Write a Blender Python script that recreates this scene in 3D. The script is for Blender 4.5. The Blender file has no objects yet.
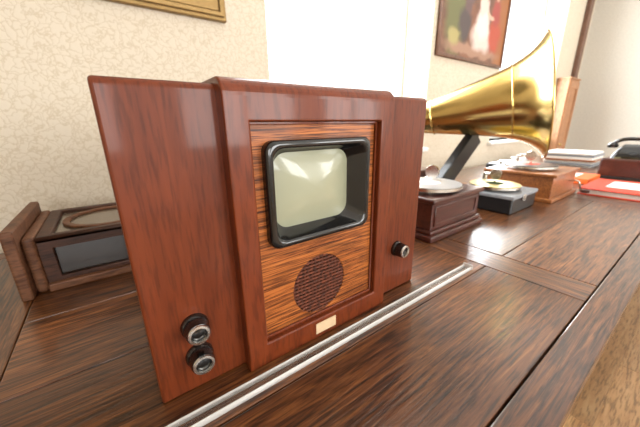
import bpy, bmesh, math, random
from mathutils import Vector, Matrix
random.seed(4)
S=bpy.context.scene
C=S.collection
T=0.75
# ------------------------------------------------------------------ materials
def nm(name):
    m=bpy.data.materials.new(name); m.use_nodes=True
    nt=m.node_tree; b=nt.nodes['Principled BSDF']
    return m,nt,b
def rgba(c): return (c[0],c[1],c[2],1)
def plain(name,c,rough=.5,metal=0,coat=0,trans=0,bump=0,bscale=80,ior=1.45,var=.88):
    m,nt,b=nm(name)
    b.inputs['Roughness'].default_value=rough
    b.inputs['Metallic'].default_value=metal
    b.inputs['Coat Weight'].default_value=coat
    b.inputs['Coat Roughness'].default_value=.08
    b.inputs['Transmission Weight'].default_value=trans
    b.inputs['IOR'].default_value=ior
    tc=nt.nodes.new('ShaderNodeTexCoord'); n=nt.nodes.new('ShaderNodeTexNoise')
    n.inputs['Scale'].default_value=bscale; n.inputs['Detail'].default_value=5
    nt.links.new(tc.outputs['Object'],n.inputs['Vector'])
    r=nt.nodes.new('ShaderNodeValToRGB')
    r.color_ramp.elements[0].position=.3; r.color_ramp.elements[1].position=.7
    r.color_ramp.elements[0].color=rgba([x*var for x in c]); r.color_ramp.elements[1].color=rgba(c)
    nt.links.new(n.outputs['Fac'],r.inputs['Fac']); nt.links.new(r.outputs['Color'],b.inputs['Base Color'])
    if bump:
        bp=nt.nodes.new('ShaderNodeBump'); bp.inputs['Strength'].default_value=bump; bp.inputs['Distance'].default_value=.001
        nt.links.new(n.outputs['Fac'],bp.inputs['Height']); nt.links.new(bp.outputs['Normal'],b.inputs['Normal'])
    return m
def wood(name,cols,stretch,rough=.35,coat=.3,fleck=.5,bump=.15,tone=False,dist=1.2,coatr=.1,fs=6,worn=0,lo=.3,hi=.7,spec=.5,flo=.36,fhi=.52,tmin=.75,tmax=1.3):
    """stretch: mapping scale vector (small value along grain)"""
    m,nt,b=nm(name); L=nt.links.new
    tc=nt.nodes.new('ShaderNodeTexCoord')
    src=tc.outputs['Object']
    if tone:
        at=nt.nodes.new('ShaderNodeAttribute'); at.attribute_name='tone'
        ad=nt.nodes.new('ShaderNodeVectorMath'); ad.operation='MULTIPLY_ADD'
        L(at.outputs['Color'],ad.inputs[0]); ad.inputs[1].default_value=(7,7,7); L(src,ad.inputs[2]); src=ad.outputs[0]
    mp=nt.nodes.new('ShaderNodeMapping'); mp.inputs['Scale'].default_value=stretch; L(src,mp.inputs['Vector'])
    n=nt.nodes.new('ShaderNodeTexNoise'); n.inputs['Scale'].default_value=1; n.inputs['Detail'].default_value=7; n.inputs['Roughness'].default_value=.62; n.inputs['Distortion'].default_value=dist
    L(mp.outputs[0],n.inputs['Vector'])
    r=nt.nodes.new('ShaderNodeValToRGB'); e=r.color_ramp.elements
    e[0].position=lo; e[0].color=rgba(cols[0]); e[1].position=hi; e[1].color=rgba(cols[-1])
    for i,c in enumerate(cols[1:-1]):
        x=e.new(lo+(hi-lo)*(i+1)/(len(cols)-1)); x.color=rgba(c)
    L(n.outputs['Fac'],r.inputs['Fac'])
    mp2=nt.nodes.new('ShaderNodeMapping'); mp2.inputs['Scale'].default_value=[s*fs for s in stretch]; L(src,mp2.inputs['Vector'])
    n2=nt.nodes.new('ShaderNodeTexNoise'); n2.inputs['Scale'].default_value=1; n2.inputs['Detail'].default_value=3
    L(mp2.outputs[0],n2.inputs['Vector'])
    r2=nt.nodes.new('ShaderNodeValToRGB'); r2.color_ramp.elements[0].position=flo; r2.color_ramp.elements[0].color=(1-fleck,)*3+(1,); r2.color_ramp.elements[1].position=fhi; r2.color_ramp.elements[1].color=(1,1,1,1)
    L(n2.outputs['Fac'],r2.inputs['Fac'])
    mx=nt.nodes.new('ShaderNodeMix'); mx.data_type='RGBA'; mx.blend_type='MULTIPLY'; mx.inputs['Factor'].default_value=1
    L(r.outputs['Color'],mx.inputs[6]); L(r2.outputs['Color'],mx.inputs[7])
    out=mx.outputs[2]
    if tone:
        hs=nt.nodes.new('ShaderNodeHueSaturation'); mr=nt.nodes.new('ShaderNodeMapRange'); mr.inputs['To Min'].default_value=tmin; mr.inputs['To Max'].default_value=tmax
        L(at.outputs['Fac'],mr.inputs['Value']); L(mr.outputs[0],hs.inputs['Value']); L(out,hs.inputs['Color']); out=hs.outputs[0]
    L(out,b.inputs['Base Color'])
    b.inputs['Roughness'].default_value=rough; b.inputs['Coat Weight'].default_value=coat; b.inputs['Coat Roughness'].default_value=coatr
    b.inputs['Specular IOR Level'].default_value=spec
    bp=nt.nodes.new('ShaderNodeBump'); bp.inputs['Strength'].default_value=bump; bp.inputs['Distance'].default_value=.001
    L(n2.outputs['Fac'],bp.inputs['Height']); last=bp
    if worn:
        n3=nt.nodes.new('ShaderNodeTexNoise'); n3.inputs['Scale'].default_value=11; n3.inputs['Detail'].default_value=5; L(tc.outputs['Object'],n3.inputs['Vector'])
        b3=nt.nodes.new('ShaderNodeBump'); b3.inputs['Strength'].default_value=worn; b3.inputs['Distance'].default_value=.01
        L(n3.outputs['Fac'],b3.inputs['Height']); L(bp.outputs['Normal'],b3.inputs['Normal']); last=b3
        L(b3.outputs['Normal'],b.inputs['Coat Normal'])
        rr=nt.nodes.new('ShaderNodeMapRange'); rr.inputs['From Min'].default_value=.35; rr.inputs['From Max'].default_value=.65; rr.inputs['To Min'].default_value=coatr*.7; rr.inputs['To Max'].default_value=coatr*1.6
        L(n3.outputs['Fac'],rr.inputs['Value']); L(rr.outputs[0],b.inputs['Coat Roughness'])
    L(last.outputs['Normal'],b.inputs['Normal'])
    return m
M={}
M['mahog']=wood('mahogany_veneer',[(.095,.017,.004),(.125,.024,.006),(.155,.031,.008)],(60,60,6),rough=.42,coat=.25,fleck=.3,bump=.1,coatr=.08,spec=.2,fs=4,dist=.3,lo=.25,hi=.75)
M['mahog_d']=wood('mahogany_frame',[(.11,.019,.005),(.14,.027,.007),(.17,.034,.009)],(50,50,7),rough=.4,coat=.3,fleck=.3,bump=.1,coatr=.08,spec=.2,fs=4,dist=.3,lo=.25,hi=.75)
M['zebra']=wood('zebrano_panel',[(.05,.010,.003),(.30,.080,.016),(.44,.135,.028),(.09,.020,.005),(.42,.125,.026),(.48,.155,.035)],(5,5,170),rough=.45,coat=.12,fleck=.6,bump=.1,dist=.35,fs=1.7,lo=.35,hi=.65,spec=.25)
tc_=[(.028,.008,.0025),(.095,.031,.009),(.16,.054,.015),(.26,.098,.029)]
kw=dict(rough=.42,coat=.7,fleck=.65,bump=.5,tone=True,coatr=.13,fs=2.6,worn=.13,lo=.32,hi=.68,spec=.3,dist=1.6,flo=.36,fhi=.5,tmin=.75,tmax=1.25)
M['tabX']=wood('table_oak_long',tc_,(5,75,75),**kw)
M['tabY']=wood('table_oak_cross',tc_,(75,5,75),**kw)
M['tabdark']=wood('table_side',[(.02,.007,.003),(.05,.018,.008)],(4,30,30),rough=.35,coat=.3)
M['cherry']=wood('dark_cherry',[(.04,.009,.006),(.09,.02,.012)],(6,40,40),rough=.3,coat=.4)
M['oak']=wood('honey_oak',[(.20,.06,.015),(.30,.10,.026),(.36,.13,.035)],(6,40,40),rough=.4,coat=.2)
M['clockw']=wood('old_walnut',[(.075,.027,.011),(.14,.055,.024),(.19,.082,.04)],(6,40,40),rough=.55,coat=.03,fleck=.4,spec=.3)
M['clockd']=wood('old_walnut_dark',[(.03,.010,.005),(.085,.030,.014)],(6,50,50),rough=.5,coat=.05,fleck=.5,spec=.3)
M['door']=wood('door_wood',[(.35,.16,.07),(.5,.25,.12)],(30,30,3),rough=.5,coat=.05)
M['doord']=wood('door_wood_dark',[(.12,.055,.035),(.2,.1,.06)],(30,30,3),rough=.5,coat=.05)
M['floor']=wood('floor_parquet',[(.3,.15,.06),(.42,.23,.1),(.5,.3,.14)],(3,25,25),rough=.4,coat=.1,tone=True)
M['bake']=plain('black_bakelite',(.006,.006,.006),.15,coat=.6)
M['black']=plain('black_enamel',(.012,.012,.013),.35,coat=.2)
M['knobw']=plain('brown_bakelite',(.015,.009,.007),.25,coat=.4)
M['steel']=plain('nickel',(.75,.72,.67),.25,metal=1)
M['brass']=plain('polished_brass',(.68,.50,.19),.19,metal=1,bump=.05,bscale=20)
M['gold']=plain('gilt_frame',(.30,.19,.07),.45,metal=.6,bump=1,bscale=90)
M['screen']=plain('crt_glass',(.33,.335,.23),.3,coat=.7,bscale=6)
M['label']=plain('cream_label',(.62,.45,.28),.6)
M['white']=plain('white_paint',(.82,.82,.8),.5)
M['ceil']=plain('ceiling_plaster',(.85,.84,.8),.8)
M['paper']=plain('paper',(.8,.78,.74),.7)
M['red']=plain('red_card',(.62,.05,.02),.5)
M['orange']=plain('orange_card',(.75,.13,.02),.5)
M['felt']=plain('green_felt',(.06,.09,.03),.9)
M['goldrec']=plain('gilt_disc',(.55,.42,.12),.35,metal=.6)
M['silver']=plain('grey_platter',(.55,.55,.55),.3,metal=.5)
M['grille']=plain('grille_weave',(.17,.04,.015),.6,bump=.8,bscale=160,var=.15)
M['grilleb']=plain('grille_cloth',(.010,.004,.003),.9,bump=.6,bscale=300)
M['dglass']=plain('dark_glass',(.022,.013,.008),.2,coat=.3)
M['dial']=plain('aged_glass',(.13,.10,.07),.25,coat=.4,bscale=12)
M['greyb']=plain('grey_board',(.25,.26,.28),.5)
def clear(name,base,tmin,tmax,rough):
    m,nt,b=nm(name); b.inputs['Base Color'].default_value=base; b.inputs['Roughness'].default_value=rough
    tr=nt.nodes.new('ShaderNodeBsdfTransparent'); tr.inputs['Color'].default_value=(.985,.985,.985,1)
    fr=nt.nodes.new('ShaderNodeFresnel'); fr.inputs['IOR'].default_value=1.3
    mr=nt.nodes.new('ShaderNodeMapRange'); mr.inputs['To Min'].default_value=tmin; mr.inputs['To Max'].default_value=tmax; nt.links.new(fr.outputs[0],mr.inputs['Value'])
    mx=nt.nodes.new('ShaderNodeMixShader'); nt.links.new(mr.outputs[0],mx.inputs[0]); nt.links.new(tr.outputs[0],mx.inputs[1]); nt.links.new(b.outputs[0],mx.inputs[2])
    nt.links.new(mx.outputs[0],nt.nodes['Material Output'].inputs['Surface']); return m
M['acr']=clear('clear_acrylic',(.5,.47,.43,1),.04,.35,.1)
M['acre']=clear('acrylic_polished_edge',(.85,.83,.8,1),.38,.8,.15)
# wallpaper
def wallpaper():
    m,nt,b=nm('wallpaper_cream'); L=nt.links.new
    tc=nt.nodes.new('ShaderNodeTexCoord')
    nz=nt.nodes.new('ShaderNodeTexNoise'); nz.inputs['Scale'].default_value=25; nz.inputs['Detail'].default_value=4
    L(tc.outputs['Object'],nz.inputs['Vector'])
    ad=nt.nodes.new('ShaderNodeVectorMath'); ad.operation='MULTIPLY_ADD'; L(nz.outputs['Color'],ad.inputs[0]); ad.inputs[1].default_value=(.08,.08,.08); L(tc.outputs['Object'],ad.inputs[2])
    v=nt.nodes.new('ShaderNodeTexVoronoi'); v.feature='DISTANCE_TO_EDGE'; v.inputs['Scale'].default_value=42; L(ad.outputs[0],v.inputs['Vector'])
    r=nt.nodes.new('ShaderNodeValToRGB'); r.color_ramp.elements[0].position=.02; r.color_ramp.elements[0].color=(.53,.45,.335,1); r.color_ramp.elements[1].position=.10; r.color_ramp.elements[1].color=(.62,.55,.445,1)
    L(v.outputs['Distance'],r.inputs['Fac']); L(r.outputs['Color'],b.inputs['Base Color']); b.inputs['Roughness'].default_value=.75
    bp=nt.nodes.new('ShaderNodeBump'); bp.inputs['Strength'].default_value=.3; bp.inputs['Distance'].default_value=.002; L(v.outputs['Distance'],bp.inputs['Height']); L(bp.outputs['Normal'],b.inputs['Normal'])
    return m
M['wall']=wallpaper()
M['wall2']=plain('plain_wallpaper',(.62,.59,.53),.8,bscale=60)
def painting(name,bg1,bg2,blobs):
    m,nt,b=nm(name); L=nt.links.new
    tc=nt.nodes.new('ShaderNodeTexCoord')
    n=nt.nodes.new('ShaderNodeTexNoise'); n.inputs['Scale'].default_value=9; n.inputs['Detail'].default_value=6; L(tc.outputs['Object'],n.inputs['Vector'])
    r=nt.nodes.new('ShaderNodeValToRGB'); r.color_ramp.elements[0].position=.35; r.color_ramp.elements[1].position=.65; r.color_ramp.elements[0].color=rgba(bg1); r.color_ramp.elements[1].color=rgba(bg2); L(n.outputs['Fac'],r.inputs['Fac'])
    cur=r.outputs['Color']
    for (x,z,rx,rz,c) in blobs:
        mp=nt.nodes.new('ShaderNodeMapping'); mp.vector_type='POINT'
        mp.inputs['Scale'].default_value=(1/rx,0,1/rz); mp.inputs['Location'].default_value=(-x/rx,0,-z/rz)
        ad=nt.nodes.new('ShaderNodeVectorMath'); ad.operation='MULTIPLY_ADD'; L(n.outputs['Color'],ad.inputs[0]); ad.inputs[1].default_value=(.1,0,.1); L(tc.outputs['Object'],ad.inputs[2])
        L(ad.outputs[0],mp.inputs['Vector'])
        ln=nt.nodes.new('ShaderNodeVectorMath'); ln.operation='LENGTH'; L(mp.outputs[0],ln.inputs[0])
        mr=nt.nodes.new('ShaderNodeMapRange'); mr.inputs['From Min'].default_value=1.15; mr.inputs['From Max'].default_value=.7; L(ln.outputs['Value'],mr.inputs['Value'])
        mx=nt.nodes.new('ShaderNodeMix'); mx.data_type='RGBA'; L(mr.outputs[0],mx.inputs['Factor']); L(cur,mx.inputs[6]); mx.inputs[7].default_value=rgba(c); cur=mx.outputs[2]
    L(cur,b.inputs['Base Color']); b.inputs['Roughness'].default_value=.45
    return m
# ------------------------------------------------------------------ helpers
def empty(name,loc):
    e=bpy.data.objects.new(name,None); e.location=loc; e.empty_display_size=.05; C.objects.link(e); return e
def add(name,me,mat,parent=None,smooth=False):
    o=bpy.data.objects.new(name,me); C.objects.link(o)
    if mat is not None and not me.materials: me.materials.append(mat)
    if smooth:
        for p in me.polygons: p.use_smooth=True
    if parent is not None:
        o.parent=parent; o.matrix_parent_inverse=Matrix.Translation(-parent.location)
    return o
def bm_me(bm,name):
    bmesh.ops.recalc_face_normals(bm,faces=bm.faces[:])
    me=bpy.data.meshes.new(name); bm.to_mesh(me); bm.free(); return me
def box(p,name,x0,x1,y0,y1,z0,z1,mat,bev=.002,seg=2,link=True):
    bm=bmesh.new(); bmesh.ops.create_cube(bm,size=1)
    for v in bm.verts: v.co=Vector((x0+(v.co.x+.5)*(x1-x0),y0+(v.co.y+.5)*(y1-y0),z0+(v.co.z+.5)*(z1-z0)))
    if bev>0: bmesh.ops.bevel(bm,geom=bm.edges[:],offset=bev,segments=seg,profile=.5,affect='EDGES')
    me=bm_me(bm,name)
    return add(name,me,mat,p)
def boxes(p,name,lst,mat,bev=.001):
    bm=bmesh.new()
    for (x0,x1,y0,y1,z0,z1) in lst:
        r=bmesh.ops.create_cube(bm,size=1); vs=r['verts']
        for v in vs: v.co=Vector((x0+(v.co.x+.5)*(x1-x0),y0+(v.co.y+.5)*(y1-y0),z0+(v.co.z+.5)*(z1-z0)))
    if bev>0: bmesh.ops.bevel(bm,geom=bm.edges[:],offset=bev,segments=1,affect='EDGES')
    return add(name,bm_me(bm,name),mat,p)
def rot_to(d):
    return Vector((0,0,1)).rotation_difference(Vector(d).normalized()).to_matrix()
def lathe(p,name,prof,org,axis,mat,segs=48,flute=0,fr=(0,0),smooth=True):
    bm=bmesh.new(); R=rot_to(axis); org=Vector(org); rings=[]
    for k,(r,h) in enumerate(prof):
        ring=[]
        if r<1e-6:
            ring=[bm.verts.new(org+R@Vector((0,0,h)))]
        else:
            for i in range(segs):
                a=2*math.pi*i/segs; rr=r
                if flute and fr[0]<=k<=fr[1] and i%2: rr=r-flute
                ring.append(bm.verts.new(org+R@Vector((rr*math.cos(a),rr*math.sin(a),h))))
        rings.append(ring)
    for a,b in zip(rings,rings[1:]):
        for i in range(segs):
            j=(i+1)%segs
            if len(a)==1 and len(b)==1: continue
            if len(a)==1: bm.faces.new((a[0],b[i],b[j]))
            elif len(b)==1: bm.faces.new((a[i],a[j],b[0]))
            else: bm.faces.new((a[i],a[j],b[j],b[i]))
    me=bm_me(bm,name); o=add(name,me,mat,p,smooth)
    if smooth:
        me.set_sharp_from_angle(angle=math.radians(40))
    return o
def tube(p,name,pts,rad,mat,res=8):
    cu=bpy.data.curves.new(name,'CURVE'); cu.dimensions='3D'; cu.bevel_depth=rad; cu.bevel_resolution=4; cu.use_fill_caps=True; cu.resolution_u=res
    s=cu.splines.new('BEZIER'); s.bezier_points.add(len(pts)-1)
    for q,c in zip(s.bezier_points,pts):
        q.co=c; q.handle_left_type=q.handle_right_type='AUTO'
    o=bpy.data.objects.new('tmp',cu); C.objects.link(o); bpy.context.view_layer.update()
    me=bpy.data.meshes.new_from_object(o.evaluated_get(bpy.context.evaluated_depsgraph_get()))
    bpy.data.objects.remove(o); me.materials.clear()
    return add(name,me,mat,p,True)
def plate(p,name,outer,holes,y0,y1,mat,bev=.001):
    """2D polygons in X,Z extruded from y0 to y1 (holes allowed)"""
    cu=bpy.data.curves.new(name,'CURVE'); cu.dimensions='2D'; cu.fill_mode='BOTH'
    cu.extrude=abs(y1-y0)/2-bev; cu.bevel_depth=bev; cu.offset=-bev; cu.bevel_resolution=1
    for poly in [outer]+holes:
        s=cu.splines.new('POLY'); s.points.add(len(poly)-1); s.use_cyclic_u=True
        for q,(x,z) in zip(s.points,poly): q.co=(x,z,0,1)
    o=bpy.data.objects.new('tmp',cu); C.objects.link(o); bpy.context.view_layer.update()
    me=bpy.data.meshes.new_from_object(o.evaluated_get(bpy.context.evaluated_depsgraph_get()))
    bpy.data.objects.remove(o); me.materials.clear()
    ym=(y0+y1)/2
    for v in me.vertices:
        x,z,d=v.co; v.co=(x,ym+d,z)
    me.flip_normals()
    return add(name,me,mat,p)
def rect(x0,x1,z0,z1): return [(x0,z0),(x1,z0),(x1,z1),(x0,z1)]
def rrect(cx,cz,hw,hh,r,n=8):
    pts=[]
    for (sx,sz,a0) in ((1,1,0),(-1,1,90),(-1,-1,180),(1,-1,270)):
        for i in range(n+1):
            a=math.radians(a0+90*i/n)
            pts.append((cx+sx*(hw-r)+r*math.cos(a),cz+sz*(hh-r)+r*math.sin(a)))
    return pts
def loft(p,name,rings,mat,cap=False,smooth=True,ang=50):
    bm=bmesh.new(); vr=[]
    for (pts,y) in rings: vr.append([bm.verts.new((x,y,z)) for x,z in pts])
    n=len(vr[0])
    for a,b in zip(vr,vr[1:]):
        for i in range(n): bm.faces.new((a[i],a[(i+1)%n],b[(i+1)%n],b[i]))
    if cap: bm.faces.new(vr[-1])
    me=bm_me(bm,name); o=add(name,me,mat,p,smooth); me.set_sharp_from_angle(angle=math.radians(ang)); return o
def bool_cut(o,cutters):
    for c in cutters:
        md=o.modifiers.new('b','BOOLEAN'); md.object=c; md.operation='DIFFERENCE'; md.solver='EXACT'
    bpy.context.view_layer.update()
    me=bpy.data.meshes.new_from_object(o.evaluated_get(bpy.context.evaluated_depsgraph_get()))
    o.modifiers.clear(); o.data=me
    for c in cutters: bpy.data.objects.remove(c)
def bevmod(o,w,seg=2):
    md=o.modifiers.new('bev','BEVEL'); md.width=w; md.segments=seg; md.limit_method='ANGLE'; md.angle_limit=math.radians(40); md.harden_normals=False
def profile_x(p,name,prof,x0,x1,mat):
    bm=bmesh.new(); a=[bm.verts.new((x0,y,z)) for y,z in prof]; b=[bm.verts.new((x1,y,z)) for y,z in prof]; n=len(prof)
    for i in range(n): bm.faces.new((a[i],a[(i+1)%n],b[(i+1)%n],b[i]))
    bm.faces.new(a); bm.faces.new(b)
    return add(name,bm_me(bm,name),mat,p)
def arc(cy,cz,r,a0,a1,n=8): return [(cy+r*math.cos(math.radians(a0+(a1-a0)*i/n)),cz+r*math.sin(math.radians(a0+(a1-a0)*i/n))) for i in range(n+1)]
# ------------------------------------------------------------------ room
WY=1.33; EX=5.3; H=3.0; LX=-2.2; FY=-3.6
w1=(.684,1.93); w2=(3.0,4.4); sz,st=.95,2.6
plate(None,'wall_back',rect(LX-.2,EX+.2,0,H),[rect(w1[0],w1[1],sz,st),rect(w2[0],w2[1],sz,st)],WY,WY+.3,M['wall'],0.0005)
plate(None,'wall_front',rect(LX-.2,EX+.2,0,H),[rect(-1.7,.2,.8,2.6),rect(.9,2.8,.8,2.6),rect(3.3,4.9,.8,2.6)],FY-.3,FY,M['wall2'],0.0005)
box(None,'wall_right',EX,EX+.2,FY,WY,0,H,M['wall2'],0)
box(None,'wall_left',LX-.2,LX,FY,WY,0,H,M['wall'],0)
box(None,'ceiling',LX-.2,EX+.2,FY-.3,WY+.3,H,H+.1,M['ceil'],0)
# floor boards
def boards(name,lst,z0,z1,mats,bev=.0015,parent=None):
    bm=bmesh.new(); lay=bm.loops.layers.color.new('tone')
    for (x0,x1,y0,y1,mi) in lst:
        b2=bmesh.new(); bmesh.ops.create_cube(b2,size=1)
        for v in b2.verts: v.co=Vector((x0+(v.co.x+.5)*(x1-x0),y0+(v.co.y+.5)*(y1-y0),z0+(v.co.z+.5)*(z1-z0)))
        bmesh.ops.bevel(b2,geom=b2.edges[:],offset=bev,segments=2,profile=.5,affect='EDGES')
        t=random.random(); vm={}
        for v in b2.verts: vm[v]=bm.verts.new(v.co)
        for f in b2.faces:
            nf=bm.faces.new([vm[v] for v in f.verts]); nf.material_index=mi
            for l in nf.loops: l[lay]=(t,t,t,1)
        b2.free()
    me=bm_me(bm,name)
    for m in mats: me.materials.append(m)
    return add(name,me,None,parent)
lst=[]; y=FY
k=0
while y<WY:
    x=LX-(k%3)*.5
    while x<EX:
        lst.append((max(x,LX),min(x+1.5,EX),y,min(y+.14,WY),0)); x+=1.5
    y+=.14; k+=1
boards('floor',lst,-.03,0,[M['floor']],.0015)
def bb(name,*a): box(None,name,*a,M['white'],.004)
bb('baseboard_back',LX,EX,WY-.018,WY,0,.1); bb('baseboard_right',EX-.018,EX,FY,WY-.02,0,.1); bb('baseboard_left',LX,LX+.018,FY,WY-.02,0,.1); bb('baseboard_front',LX+.02,EX-.02,FY,FY+.018,0,.1)
def window(i,x0,x1,z0,z1,y0,y1,mid=False):
    w=empty('window_%d'%i,((x0+x1)/2,(y0+y1)/2,(z0+z1)/2))
    holes=[rect(x0+.045,x1-.045,z0+.045,z1-.045)]
    if mid: holes=[rect(x0+.045,(x0+x1)/2-.03,z0+.045,z1-.045),rect((x0+x1)/2+.03,x1-.045,z0+.045,z1-.045)]
    plate(w,'sash',rect(x0,x1,z0,z1),holes,y0,y1,M['white'],.004)
    return w
w=window(1,w1[0],w1[1],sz,st,WY+.22,WY+.27); box(w,'sill',w1[0]-.03,w1[1]+.03,WY-.04,WY+.22,sz-.03,sz,M['white'],.005)
w=window(2,w2[0],w2[1],sz,st,WY+.22,WY+.27); box(w,'sill',w2[0]-.03,w2[1]+.03,WY-.04,WY+.22,sz-.03,sz,M['white'],.005)
window(3,-1.7,.2,.8,2.6,FY-.2,FY-.15,True); window(4,.9,2.8,.8,2.6,FY-.2,FY-.15,True); window(5,3.3,4.9,.8,2.6,FY-.2,FY-.15,True)
# ------------------------------------------------------------------ table
tb=empty('wooden_table',(1.4,.64,0))
X0,X1,Y0,Y1=-1.3,4.0,.038,1.26
L=[(X0,X1,Y0,Y0+.053,0),(X0,X1,Y1-.06,Y1,0)]
cross=[(-.32,-.2),(.77,.87),(1.86,1.96),(2.95,3.05)]
prev=X0; ys=[Y0+.055,.30,.52,.74,.97,Y1-.062]
g=.0018
for c in cross+[(X1,X1)]:
    for a,b_ in zip(ys,ys[1:]): L.append((prev+g/2,c[0]-g/2,a+g/2,b_-g/2,0))
    if c[0]<X1: L.append((c[0]+g/2,c[1]-g/2,ys[0]+g/2,ys[-1]-g/2,1))
    prev=c[1]
boards('top_boards',L,T-.03,T,[M['tabX'],M['tabY']],.0022,tb)
box(tb,'underframe',X0+.01,X1-.01,Y0+.012,Y1-.01,T-.055,T-.0305,M['tabdark'],.003)
box(tb,'apron',X0+.06,X1-.06,Y0+.06,Y1-.06,T-.16,T-.056,M['tabdark'],.003)
for i,(lx,ly) in enumerate([(X0+.12,Y0+.12),(X1-.12,Y0+.12),(X0+.12,Y1-.12),(X1-.12,Y1-.12),(1.35,Y0+.12),(1.35,Y1-.12)]):
    lathe(tb,'leg_%d'%(i+1),[(0,0),(.03,0),(.035,.05),(.028,.08),(.04,.2),(.03,.3),(.045,.48),(.045,.6),(0,.6)],(lx,ly,0),(0,0,1),M['tabdark'],24)
# ------------------------------------------------------------------ television
tv=empty('vintage_television',(.27,.55,T))
def prof(y0,y1,z0,z1,r,rb=.01): return [(y0,z0),(y1,z0)]+arc(y1-rb,z1-rb,rb,0,90)+arc(y0+r,z1-r,r,90,180)
FYt=.374
for nme,xa,xb in (('cabinet_left_wing',-.003,.125),('cabinet_right_wing',.415,.549)):
    o=profile_x(tv,nme,prof(FYt,.72,T+.001,T+.421,.010),xa,xb,M['mahog']); bevmod(o,.004,3)
o=profile_x(tv,'cabinet_center',prof(.352,.735,T,T+.428,.022,.02),.118,.422,M['mahog_d'])
c1=box(None,'c1',.150,.390,.30,.372,T+.040,T+.376,None,0)
c2=box(None,'c2',.183,.349,.30,.41,T+.203,T+.342,None,0)
c3=box(None,'c3',.2,.325,.30,.385,T+.045,T+.155,None,0)
bool_cut(o,[c1,c2,c3]); o.data.materials.clear(); o.data.materials.append(M['mahog_d']); bevmod(o,.0035,3)
gx,gz,gr=.264,T+.100,.0555
circ=[(gx+gr*math.cos(2*math.pi*i/48),gz+gr*math.sin(2*math.pi*i/48)) for i in range(48)]
plate(tv,'zebrano_panel',rect(.150,.390,T+.040,T+.376),[rrect(.266,T+.272,.084,.070,.02),circ],.366,.372,M['zebra'],.0006)
plate(tv,'recess_bead',rect(.1497,.3903,T+.0397,T+.3763),[rect(.154,.386,T+.044,T+.372)],.3615,.3665,M['mahog_d'],.0010)
cx,cz=.2665,T+.2725
loft(tv,'screen_bezel',[(rrect(cx,cz,.0985,.079,.016),.3665),(rrect(cx,cz,.0985,.079,.016),.354),(rrect(cx,cz,.096,.0765,.015),.3505),(rrect(cx,cz,.090,.0705,.016),.350),(rrect(cx,cz,.087,.0675,.018),.353),(rrect(cx,cz,.0775,.064,.022),.381),(rrect(cx,cz,.070,.055,.022),.388)],M['bake'])
rr=[]
for k in range(13):
    f=1-k/12.0; f=max(f,.02)
    rr.append((rrect(cx,cz,.080*f,.0655*f,.028*f),.387-.014*(1-f*f)))
loft(tv,'picture_tube',rr,M['screen'],cap=True,ang=80)
lathe(tv,'grille_cloth',[(0,0),(gr+.002,0)],(gx,.378,gz),(0,-1,0),M['grilleb'],48)
sl=[]
n=17
for i in range(n):
    z=gz-gr+(i+.5)*2*gr/n; hw=math.sqrt(max(0,gr*gr-(z-gz)**2))-.0005
    sl.append((gx-hw,gx+hw,.3665,.372,z-.0018,z+.0018))
boxes(tv,'grille_slats',sl,M['grille'],.0006)
sv=[]
for i in range(15):
    x=gx-gr+(i+.5)*2*gr/15; hh=math.sqrt(max(0,gr*gr-(x-gx)**2))-.0005
    sv.append((x-.0014,x+.0014,.3685,.3735,gz-hh,gz+hh))
boxes(tv,'grille_ribs',sv,M['grille'],.0004)
box(tv,'name_label',.243,.288,.3508,.3525,T+.010,T+.031,M['label'],.0004)
def knob(name,x,z,s=1,y=FYt):
    lathe(tv,name+'_collar',[(0,0),(.0205*s,0),(.0205*s,.004),(.018*s,.007),(0,.007)],(x,y,z),(0,-1,0),M['knobw'],48)
    lathe(tv,name+'_grip',[(.0175*s,.006),(.018*s,.008),(.0175*s,.021),(.0165*s,.0238),(.0145*s,.0245)],(x,y,z),(0,-1,0),M['bake'],64,.0009,(0,2))
    lathe(tv,name+'_ring',[(.0160*s,.0238),(.0152*s,.0262),(.0118*s,.0266),(.0108*s,.0235)],(x,y,z),(0,-1,0),M['steel'],48)
    lathe(tv,name+'_cap',[(.0112*s,.024),(.0105*s,.0225),(.006*s,.0235),(0,.0245)],(x,y,z),(0,-1,0),M['bake'],48)
knob('knob_volume',.053,T+.107,.9); knob('knob_tuning',.053,T+.058,.92); knob('knob_contrast',.480,T+.106,.85)
boxes(tv,'feet',[(.01,.05,.39,.43,T,T+.003),(.49,.53,.39,.43,T,T+.003),(.01,.05,.66,.7,T,T+.003),(.49,.53,.66,.7,T,T+.003)],M['black'],.0005)
# ------------------------------------------------------------------ acrylic strip: clear bar with polished ribs
ac=empty('acrylic_strip',(.28,.322,T))
def extr(name,sec,x0,x1,mat):
    bm=bmesh.new()
    a=[bm.verts.new((x0,y,T+z)) for y,z in sec]; b_=[bm.verts.new((x1,y,T+z)) for y,z in sec]
    for i in range(len(sec)): bm.faces.new((a[i],a[(i+1)%len(sec)],b_[(i+1)%len(sec)],b_[i]))
    bm.faces.new(a); bm.faces.new(b_)
    return add(name,bm_me(bm,name),mat,ac)
extr('bar',[(.3145,.0003),(.3145,.006),(.3305,.006),(.3305,.0003)],-.12,.716,M['acr'])
extr('front_rib',[(.3118,.0),(.3118,.008),(.3126,.009),(.3136,.009),(.3144,.008),(.3144,.0)],-.12,.716,M['acre'])
extr('back_rib',[(.3306,.0),(.3306,.008),(.3314,.009),(.3324,.009),(.3332,.008),(.3332,.0)],-.12,.716,M['acre'])
box(ac,'end_stop',.7165,.7205,.310,.335,T,T+.013,M['acre'],.001)
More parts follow.
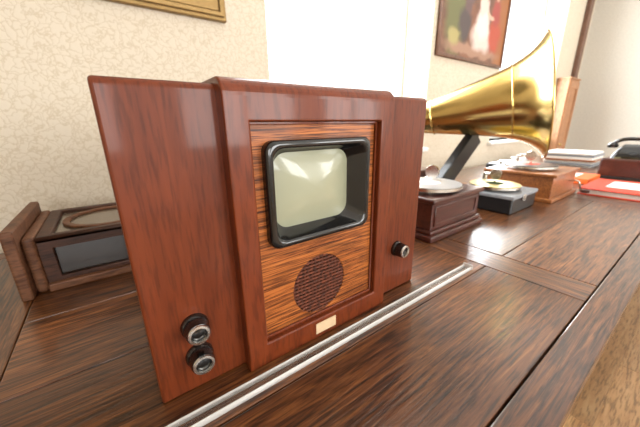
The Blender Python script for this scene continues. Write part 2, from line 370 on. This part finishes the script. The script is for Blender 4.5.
# ------------------------------------------------------------------ clock case lying down
ck=empty('antique_clock_case',(.05,1.01,T))
box(ck,'crown',-.217,-.195,.84,1.175,T,T+.165,M['clockw'],.005,3)
box(ck,'crown_step',-.195,-.172,.866,1.162,T,T+.138,M['clockw'],.009,3)
box(ck,'base_step',.262,.285,.866,1.162,T,T+.138,M['clockw'],.006,3)
box(ck,'base_moulding',.285,.31,.845,1.175,T,T+.165,M['clockw'],.005,3)
box(ck,'carcass',-.172,.262,.884,1.155,T+.006,T+.118,M['dglass'],.001)
plate(ck,'side_frame',rect(-.172,.262,T+.002,T+.128),[rect(-.145,.10,T+.03,T+.103),rect(.115,.25,T+.03,T+.103)],.872,.884,M['clockd'],.002)
box(ck,'bottom_moulding',-.172,.262,.858,.875,T,T+.020,M['clockw'],.004)
def plate_top(p,name,outer,holes,z0,z1,mat,bev=.001):
    o=plate(p,name,outer,holes,z0,z1,mat,bev)
    for v in o.data.vertices: v.co=(v.co.x,v.co.z,v.co.y)
    o.data.flip_normals(); return o
oval=[(-.03+.105*math.cos(2*math.pi*i/40),1.015+.108*math.sin(2*math.pi*i/40)) for i in range(40)]
oval_i=[(-.03+.09*math.cos(2*math.pi*i/40),1.015+.093*math.sin(2*math.pi*i/40)) for i in range(40)]
plate_top(ck,'door_frame',rect(-.172,.262,.872,1.16),[rect(-.145,.245,.893,1.137)],T+.118,T+.134,M['clockd'],.003)
plate_top(ck,'door_glass',rect(-.145,.245,.893,1.137),[],T+.119,T+.124,M['dial'],.0005)
plate_top(ck,'dial_bezel',oval,[oval_i],T+.124,T+.131,M['clockw'],.002)
# ------------------------------------------------------------------ gramophones
def platter(p,cx,cy,z,r,mrec,mlab=None):
    lathe(p,'platter',[(0,0),(.02,0),(.02,.012),(r,.012),(r*1.0,.022),(0,.022)],(cx,cy,z),(0,0,1),M['steel'],56)
    lathe(p,'record',[(0,.0225),(r*.98,.0225),(r*.985,.025),(r*.4,.0262),(0,.0262)],(cx,cy,z),(0,0,1),mrec,56)
    lathe(p,'record_label',[(r*.36,.0263),(r*.355,.0268),(.004,.0268),(.004,.036),(0,.037)],(cx,cy,z),(0,0,1),mlab or M['paper'],32)
def crank(p,x,y,z,d=(0,-1,0)):
    d=Vector(d); o=Vector((x,y,z))
    tube(p,'crank',[o,o+d*.04,o+d*.045+Vector((0,0,-.01)),o+d*.05+Vector((.03,0,-.05))],.004,M['steel'])
    e=o+d*.05+Vector((.03,0,-.05)); lathe(p,'crank_handle',[(0,0),(.008,.002),(.009,.02),(.007,.035),(0,.037)],e,d,M['cherry'],16)
def soundarm(p,base,tip):
    b=Vector(base); t=Vector(tip); mid=(b+t)/2+Vector((0,0,.04))
    lathe(p,'arm_pivot',[(0,0),(.018,0),(.018,.01),(.012,.016),(.012,.05),(0,.052)],b,(0,0,1),M['steel'],24)
    tube(p,'tone_arm',[b+Vector((0,0,.045)),mid,t+Vector((0,0,.03))],.008,M['steel'])
    lathe(p,'reproducer',[(0,-.008),(.024,-.008),(.026,0),(.024,.008),(0,.008)],t+Vector((0,0,.03)),(1,.3,0),M['steel'],28)
g1=empty('tabletop_gramophone',(.95,.6,T))
box(g1,'plinth',.782,1.12,.475,.735,T,T+.022,M['cherry'],.006,3)
box(g1,'plinth_step',.79,1.112,.483,.727,T+.022,T+.036,M['cherry'],.005,3)
box(g1,'case',.800,1.102,.493,.717,T+.036,T+.125,M['cherry'],.002)
plate(g1,'front_panel_moulding',rect(.815,1.087,T+.046,T+.115),[rect(.828,1.074,T+.057,T+.104)],.489,.494,M['cherry'],.0015)
box(g1,'lid_board',.788,1.114,.481,.729,T+.125,T+.143,M['cherry'],.006,3)
platter(g1,.925,.595,T+.141,.112,M['silver'],M['paper'])
soundarm(g1,(1.07,.69,T+.143),(.98,.62,T+.167))
g2=empty('portable_gramophone',(1.4,.56,T))
box(g2,'case',1.30,1.56,.448,.70,T,T+.07,M['black'],.008,3)
box(g2,'rim',1.296,1.564,.444,.704,T+.064,T+.080,M['greyb'],.004,3)
platter(g2,1.42,.575,T+.078,.105,M['goldrec'],M['felt'])
soundarm(g2,(1.53,.67,T+.08),(1.48,.6,T+.105))
boxes(g2,'clasp',[(1.39,1.42,.44,.446,T+.05,T+.075)],M['steel'],.001)
g3=empty('oak_gramophone',(1.83,.56,T))
box(g3,'plinth',1.64,2.02,.405,.735,T,T+.02,M['oak'],.005,3)
box(g3,'case',1.655,2.005,.42,.72,T+.02,T+.12,M['oak'],.002)
box(g3,'lid_board',1.642,2.018,.407,.733,T+.12,T+.136,M['oak'],.005,3)
platter(g3,1.8,.57,T+.134,.12,M['black'],M['red'])
soundarm(g3,(1.97,.69,T+.136),(1.88,.6,T+.165))
crank(g3,1.9,.42,T+.08)
g4=empty('horn_gramophone',(1.3,.95,T))
box(g4,'plinth',1.07,1.39,.86,1.20,T,T+.02,M['cherry'],.005,3)
box(g4,'case',1.085,1.375,.875,1.185,T+.02,T+.13,M['cherry'],.002)
box(g4,'lid_board',1.07,1.39,.86,1.20,T+.13,T+.146,M['cherry'],.005,3)
platter(g4,1.2,1.0,T+.144,.11,M['black'],M['red'])
Mo=Vector((1.53,.484,T+.470)); d=Vector((-.185,.432,-.072)).normalized()
hp=[(.252,-.002),(.25,0),(.228,.014),(.208,.03),(.189,.052),(.172,.08),(.156,.115),(.141,.165),(.126,.225),(.110,.3),(.096,.37),(.083,.44),(.067,.52),(.048,.61),(.032,.69),(.022,.75)]
full=[(r,s) for r,s in hp]+[(r-.002,s) for r,s in reversed(hp)]+[hp[0]]
lathe(g4,'brass_horn',full,Mo,d,M['brass'],96)
def torus(p,name,org,ax,R,r,mat):
    pr=[(R+r*math.cos(a*math.pi/6),r*math.sin(a*math.pi/6)) for a in range(13)]
    lathe(p,name,pr,org,ax,mat,96)
torus(g4,'horn_rim',Mo,d,.251,.0045,M['brass'])
torus(g4,'horn_seam',Mo+d*.115,d,.1565,.0035,M['brass'])
torus(g4,'horn_seam_2',Mo+d*.44,d,.084,.0035,M['brass'])
e=Mo+d*.75
tube(g4,'horn_elbow',[e-d*.02,e+d*.03,e+Vector((-.005,.035,-.06)),Vector((1.22,1.165,T+.144))],.02,M['brass'])
lathe(g4,'elbow_bracket',[(0,0),(.035,0),(.035,.012),(.026,.03),(0,.03)],(1.22,1.16,T+.144),(0,0,1),M['black'],24)
soundarm(g4,(1.34,1.12,T+.146),(1.25,1.02,T+.175))
def slab(p,name,a,b_,w,t,mat):
    a=Vector(a); b_=Vector(b_); ax=(b_-a); ax.normalize(); yv=Vector((0,1,0)); sv=ax.cross(yv).normalized()
    bm=bmesh.new(); vs=[]
    for q in (a,b_):
        for (i,j) in ((-1,-1),(1,-1),(1,1),(-1,1)): vs.append(bm.verts.new(q+sv*i*w/2+yv*j*t/2))
    bm.faces.new(vs[:4]); bm.faces.new(vs[4:])
    for i in range(4): bm.faces.new((vs[i],vs[(i+1)%4],vs[4+(i+1)%4],vs[4+i]))
    bmesh.ops.bevel(bm,geom=bm.edges[:],offset=.003,segments=2,affect='EDGES')
    return add(name,bm_me(bm,name),mat,p)
slab(g4,'horn_support_arm',(1.24,.765,T+.045),(1.50,.735,T+.31),.09,.04,M['black'])
box(g4,'support_foot',1.17,1.28,.745,.855,T,T+.04,M['black'],.003)
# ------------------------------------------------------------------ far items
f=empty('red_folder',(2.2,.27,T))
box(f,'cover_back',2.0,2.42,.12,.395,T,T+.005,M['red'],.001); box(f,'pages',2.01,2.41,.13,.385,T+.005,T+.028,M['paper'],.001); box(f,'cover_front',2.0,2.42,.12,.395,T+.028,T+.033,M['red'],.001)
box(f,'loose_sheet',2.12,2.34,.18,.31,T+.0335,T+.0355,M['paper'],.0005)
f=empty('orange_magazine',(2.55,.5,T))
box(f,'cover',2.34,2.64,.425,.66,T,T+.03,M['orange'],.002); box(f,'insert',2.42,2.58,.5,.62,T+.03,T+.033,M['paper'],.001)
f=empty('old_radio_case',(2.85,.33,T))
box(f,'case',2.72,2.98,.18,.46,T+.008,T+.13,M['cherry'],.01,3); box(f,'base',2.71,2.99,.17,.47,T,T+.012,M['black'],.003)
plate(f,'front_trim',rect(2.74,2.96,T+.03,T+.12),[rect(2.755,2.945,T+.045,T+.105)],.174,.181,M['brass'],.001)
f=empty('rotary_telephone',(2.83,.32,T+.13))
tz=T+.13
def zloft(p,name,rings,mat):
    bm=bmesh.new(); vr=[]
    for (cx_,cy_,hx,hy,r,z) in rings: vr.append([bm.verts.new((x,y,z)) for x,y in rrect(cx_,cy_,hx,hy,r)])
    n=len(vr[0])
    for a,b2 in zip(vr,vr[1:]):
        for i in range(n): bm.faces.new((a[i],a[(i+1)%n],b2[(i+1)%n],b2[i]))
    bm.faces.new(vr[0]); bm.faces.new(vr[-1])
    me=bm_me(bm,name); o=add(name,me,mat,p,True); me.set_sharp_from_angle(angle=math.radians(50)); return o
zloft(f,'body',[(2.83,.32,.09,.1,.02,tz),(2.83,.32,.088,.098,.02,tz+.015),(2.83,.32,.07,.08,.02,tz+.06),(2.83,.32,.045,.055,.015,tz+.09)],M['bake'])
lathe(f,'dial',[(0,0),(.034,0),(.032,.008),(0,.01)],(2.768,.32,tz+.05),(-1,0,.6),M['black'],32)
tube(f,'handset',[(2.83,.20,tz+.085),(2.83,.235,tz+.115),(2.83,.32,tz+.125),(2.83,.405,tz+.115),(2.83,.44,tz+.085)],.012,M['bake'])
lathe(f,'earpiece',[(0,0),(.028,0),(.03,.02),(.014,.035),(0,.035)],(2.83,.205,tz+.065),(0,0,1),M['bake'],24)
lathe(f,'mouthpiece',[(0,0),(.028,0),(.03,.02),(.014,.035),(0,.035)],(2.83,.435,tz+.065),(0,0,1),M['bake'],24)
tube(f,'cord',[(2.9,.3,tz+.03),(2.98,.28,tz+.1),(3.05,.2,tz+.22),(3.12,.16,tz+.1),(3.14,.15,T+.006)],.004,M['black'])
f=empty('paper_stack',(3.4,.75,T))
zz=T
for i in range(7):
    h=random.uniform(.01,.02); a=random.uniform(-.02,.02); b_=random.uniform(-.02,.02)
    box(f,'sheaf_%d'%(i+1),3.22+a,3.58+a,.58+b_,.92+b_,zz,zz+h,[M['paper'],M['greyb'],M['paper'],M['oak'],M['paper'],M['greyb'],M['paper']][i],.002); zz+=h
f=empty('tape_recorder',(2.3,.8,T))
box(f,'housing',2.15,2.45,.72,.95,T,T+.1,M['black'],.01,3)
lathe(f,'reel',[(0,0),(.07,0),(.07,.015),(.02,.02),(0,.02)],(2.25,.83,T+.1),(0,0,1),M['steel'],32)
lathe(f,'reel_2',[(0,0),(.05,0),(.05,.03),(0,.035)],(2.38,.83,T+.1),(0,0,1),M['silver'],32)
# slim wooden cabinet in far corner
f=empty('wooden_cabinet',(4.65,1.25,0))
box(f,'carcass',4.5,4.86,1.2,1.325,.08,1.6,M['door'],.004); box(f,'plinth',4.51,4.85,1.205,1.325,0,.08,M['doord'],.002)
box(f,'cornice',4.49,4.87,1.19,1.325,1.6,1.62,M['door'],.005)
plate(f,'door_panel',rect(4.52,4.84,.1,1.58),[rect(4.57,4.79,.18,.8),rect(4.57,4.79,.88,1.5)],1.188,1.202,M['door'],.003)
lathe(f,'door_knob',[(0,0),(.006,0),(.006,.015),(.014,.02),(.012,.03),(0,.033)],(4.545,1.188,.85),(0,-1,0),M['brass'],20)
box(None,'trim_1',4.96,5.08,1.285,1.329,.1,3.0,M['doord'],.006)
# ------------------------------------------------------------------ pictures
p1=empty('framed_painting',(.05,1.3,1.9))
fx0,fx1,fz0,fz1=-.75,.492,1.53,2.35
for i,(w_,y0,y1) in enumerate(((.0,1.305,1.329),(.012,1.292,1.306),(.03,1.298,1.308))):
    q=[.07,.016,.04][i]
    plate(p1,'gilt_moulding_%d'%(i+1),rect(fx0+w_,fx1-w_,fz0+w_,fz1-w_),[rect(fx0+w_+q,fx1-w_-q,fz0+w_+q,fz1-w_-q)],y0,y1,M['gold'],.003)
box(p1,'canvas',fx0+.06,fx1-.06,1.312,1.32,fz0+.06,fz1-.06,painting('dark_landscape',(.05,.04,.02),(.16,.12,.06),[(0,1.7,.4,.1,(.1,.09,.03))]),0)
p2=empty('figure_painting',(2.46,1.3,2.0))
gx0,gx1,gz0,gz1=1.975,2.96,1.58,2.4
plate(p2,'thin_frame',rect(gx0,gx1,gz0,gz1),[rect(gx0+.022,gx1-.022,gz0+.022,gz1-.022)],1.3,1.329,M['doord'],.003)
bl=[(2.16,1.9,.14,.35,(.13,.13,.05)),(2.9,1.9,.14,.4,(.28,.10,.03)),(2.45,1.66,.42,.05,(.32,.18,.12)),
 (2.30,1.82,.09,.12,(.07,.05,.05)),(2.33,1.98,.06,.09,(.12,.07,.07)),(2.34,2.09,.035,.045,(.55,.33,.24)),
 (2.56,1.76,.16,.10,(.62,.50,.45)),(2.55,1.86,.10,.12,(.72,.60,.55)),(2.54,1.99,.065,.08,(.70,.50,.45)),(2.54,2.10,.035,.045,(.62,.38,.28)),(2.54,2.135,.045,.03,(.08,.04,.02)),
 (2.76,1.80,.11,.13,(.38,.06,.03)),(2.75,1.97,.07,.10,(.30,.05,.04)),(2.74,2.09,.035,.045,(.55,.33,.24)),(2.66,1.93,.07,.02,(.6,.38,.28)),(2.16,1.72,.08,.06,(.35,.3,.12))]
box(p2,'canvas',gx0+.02,gx1-.02,1.31,1.318,gz0+.02,gz1-.02,painting('figures_oil',(.12,.05,.03),(.22,.09,.05),[(x+.05,z+.05,a,c,k) for x,z,a,c,k in bl]),0)
# ------------------------------------------------------------------ lights
wd=bpy.data.worlds.new('sky'); S.world=wd; wd.use_nodes=True
bg=wd.node_tree.nodes['Background']; bg.inputs['Color'].default_value=(.93,.97,1,1); bg.inputs['Strength'].default_value=3.5
def area(name,loc,rot,sx,sy,pw,col=(1,1,1)):
    l=bpy.data.lights.new(name,'AREA'); l.shape='RECTANGLE'; l.size=sx; l.size_y=sy; l.energy=pw; l.color=col
    o=bpy.data.objects.new(name,l); o.location=loc; o.rotation_euler=rot; C.objects.link(o)
R90=math.radians(90)
for i,(x,sx,pw) in enumerate(((-.75,1.9,75),(1.85,1.9,100),(4.1,1.6,90))):
    area('daylight_front_%d'%i,(x,FY-.34,1.7),(R90,0,0),sx,1.8,pw,(1,.98,.94))
area('daylight_back_1',(1.3,WY+.33,1.77),(-R90,0,0),1.2,1.6,100,(.93,.97,1))
area('daylight_back_2',(3.7,WY+.33,1.77),(-R90,0,0),1.35,1.6,120,(.93,.97,1))
# ------------------------------------------------------------------ camera
cam=bpy.data.cameras.new('camera'); co=bpy.data.objects.new('camera',cam); C.objects.link(co)
back=Vector((-.5609,-.7726,.2947)).normalized(); right=Vector((.8069,-.591,-.01448)); right=(right-back*right.dot(back)).normalized(); up=back.cross(right)
mt=Matrix((right,up,back)).transposed().to_4x4(); mt.translation=(0,0,T+.37); co.matrix_world=mt
cam.sensor_width=36; cam.lens=16.03; cam.clip_start=.01
cam.dof.use_dof=True; cam.dof.focus_distance=.42; cam.dof.aperture_fstop=5.0
S.camera=co
S.view_settings.view_transform='Standard'; S.view_settings.exposure=0
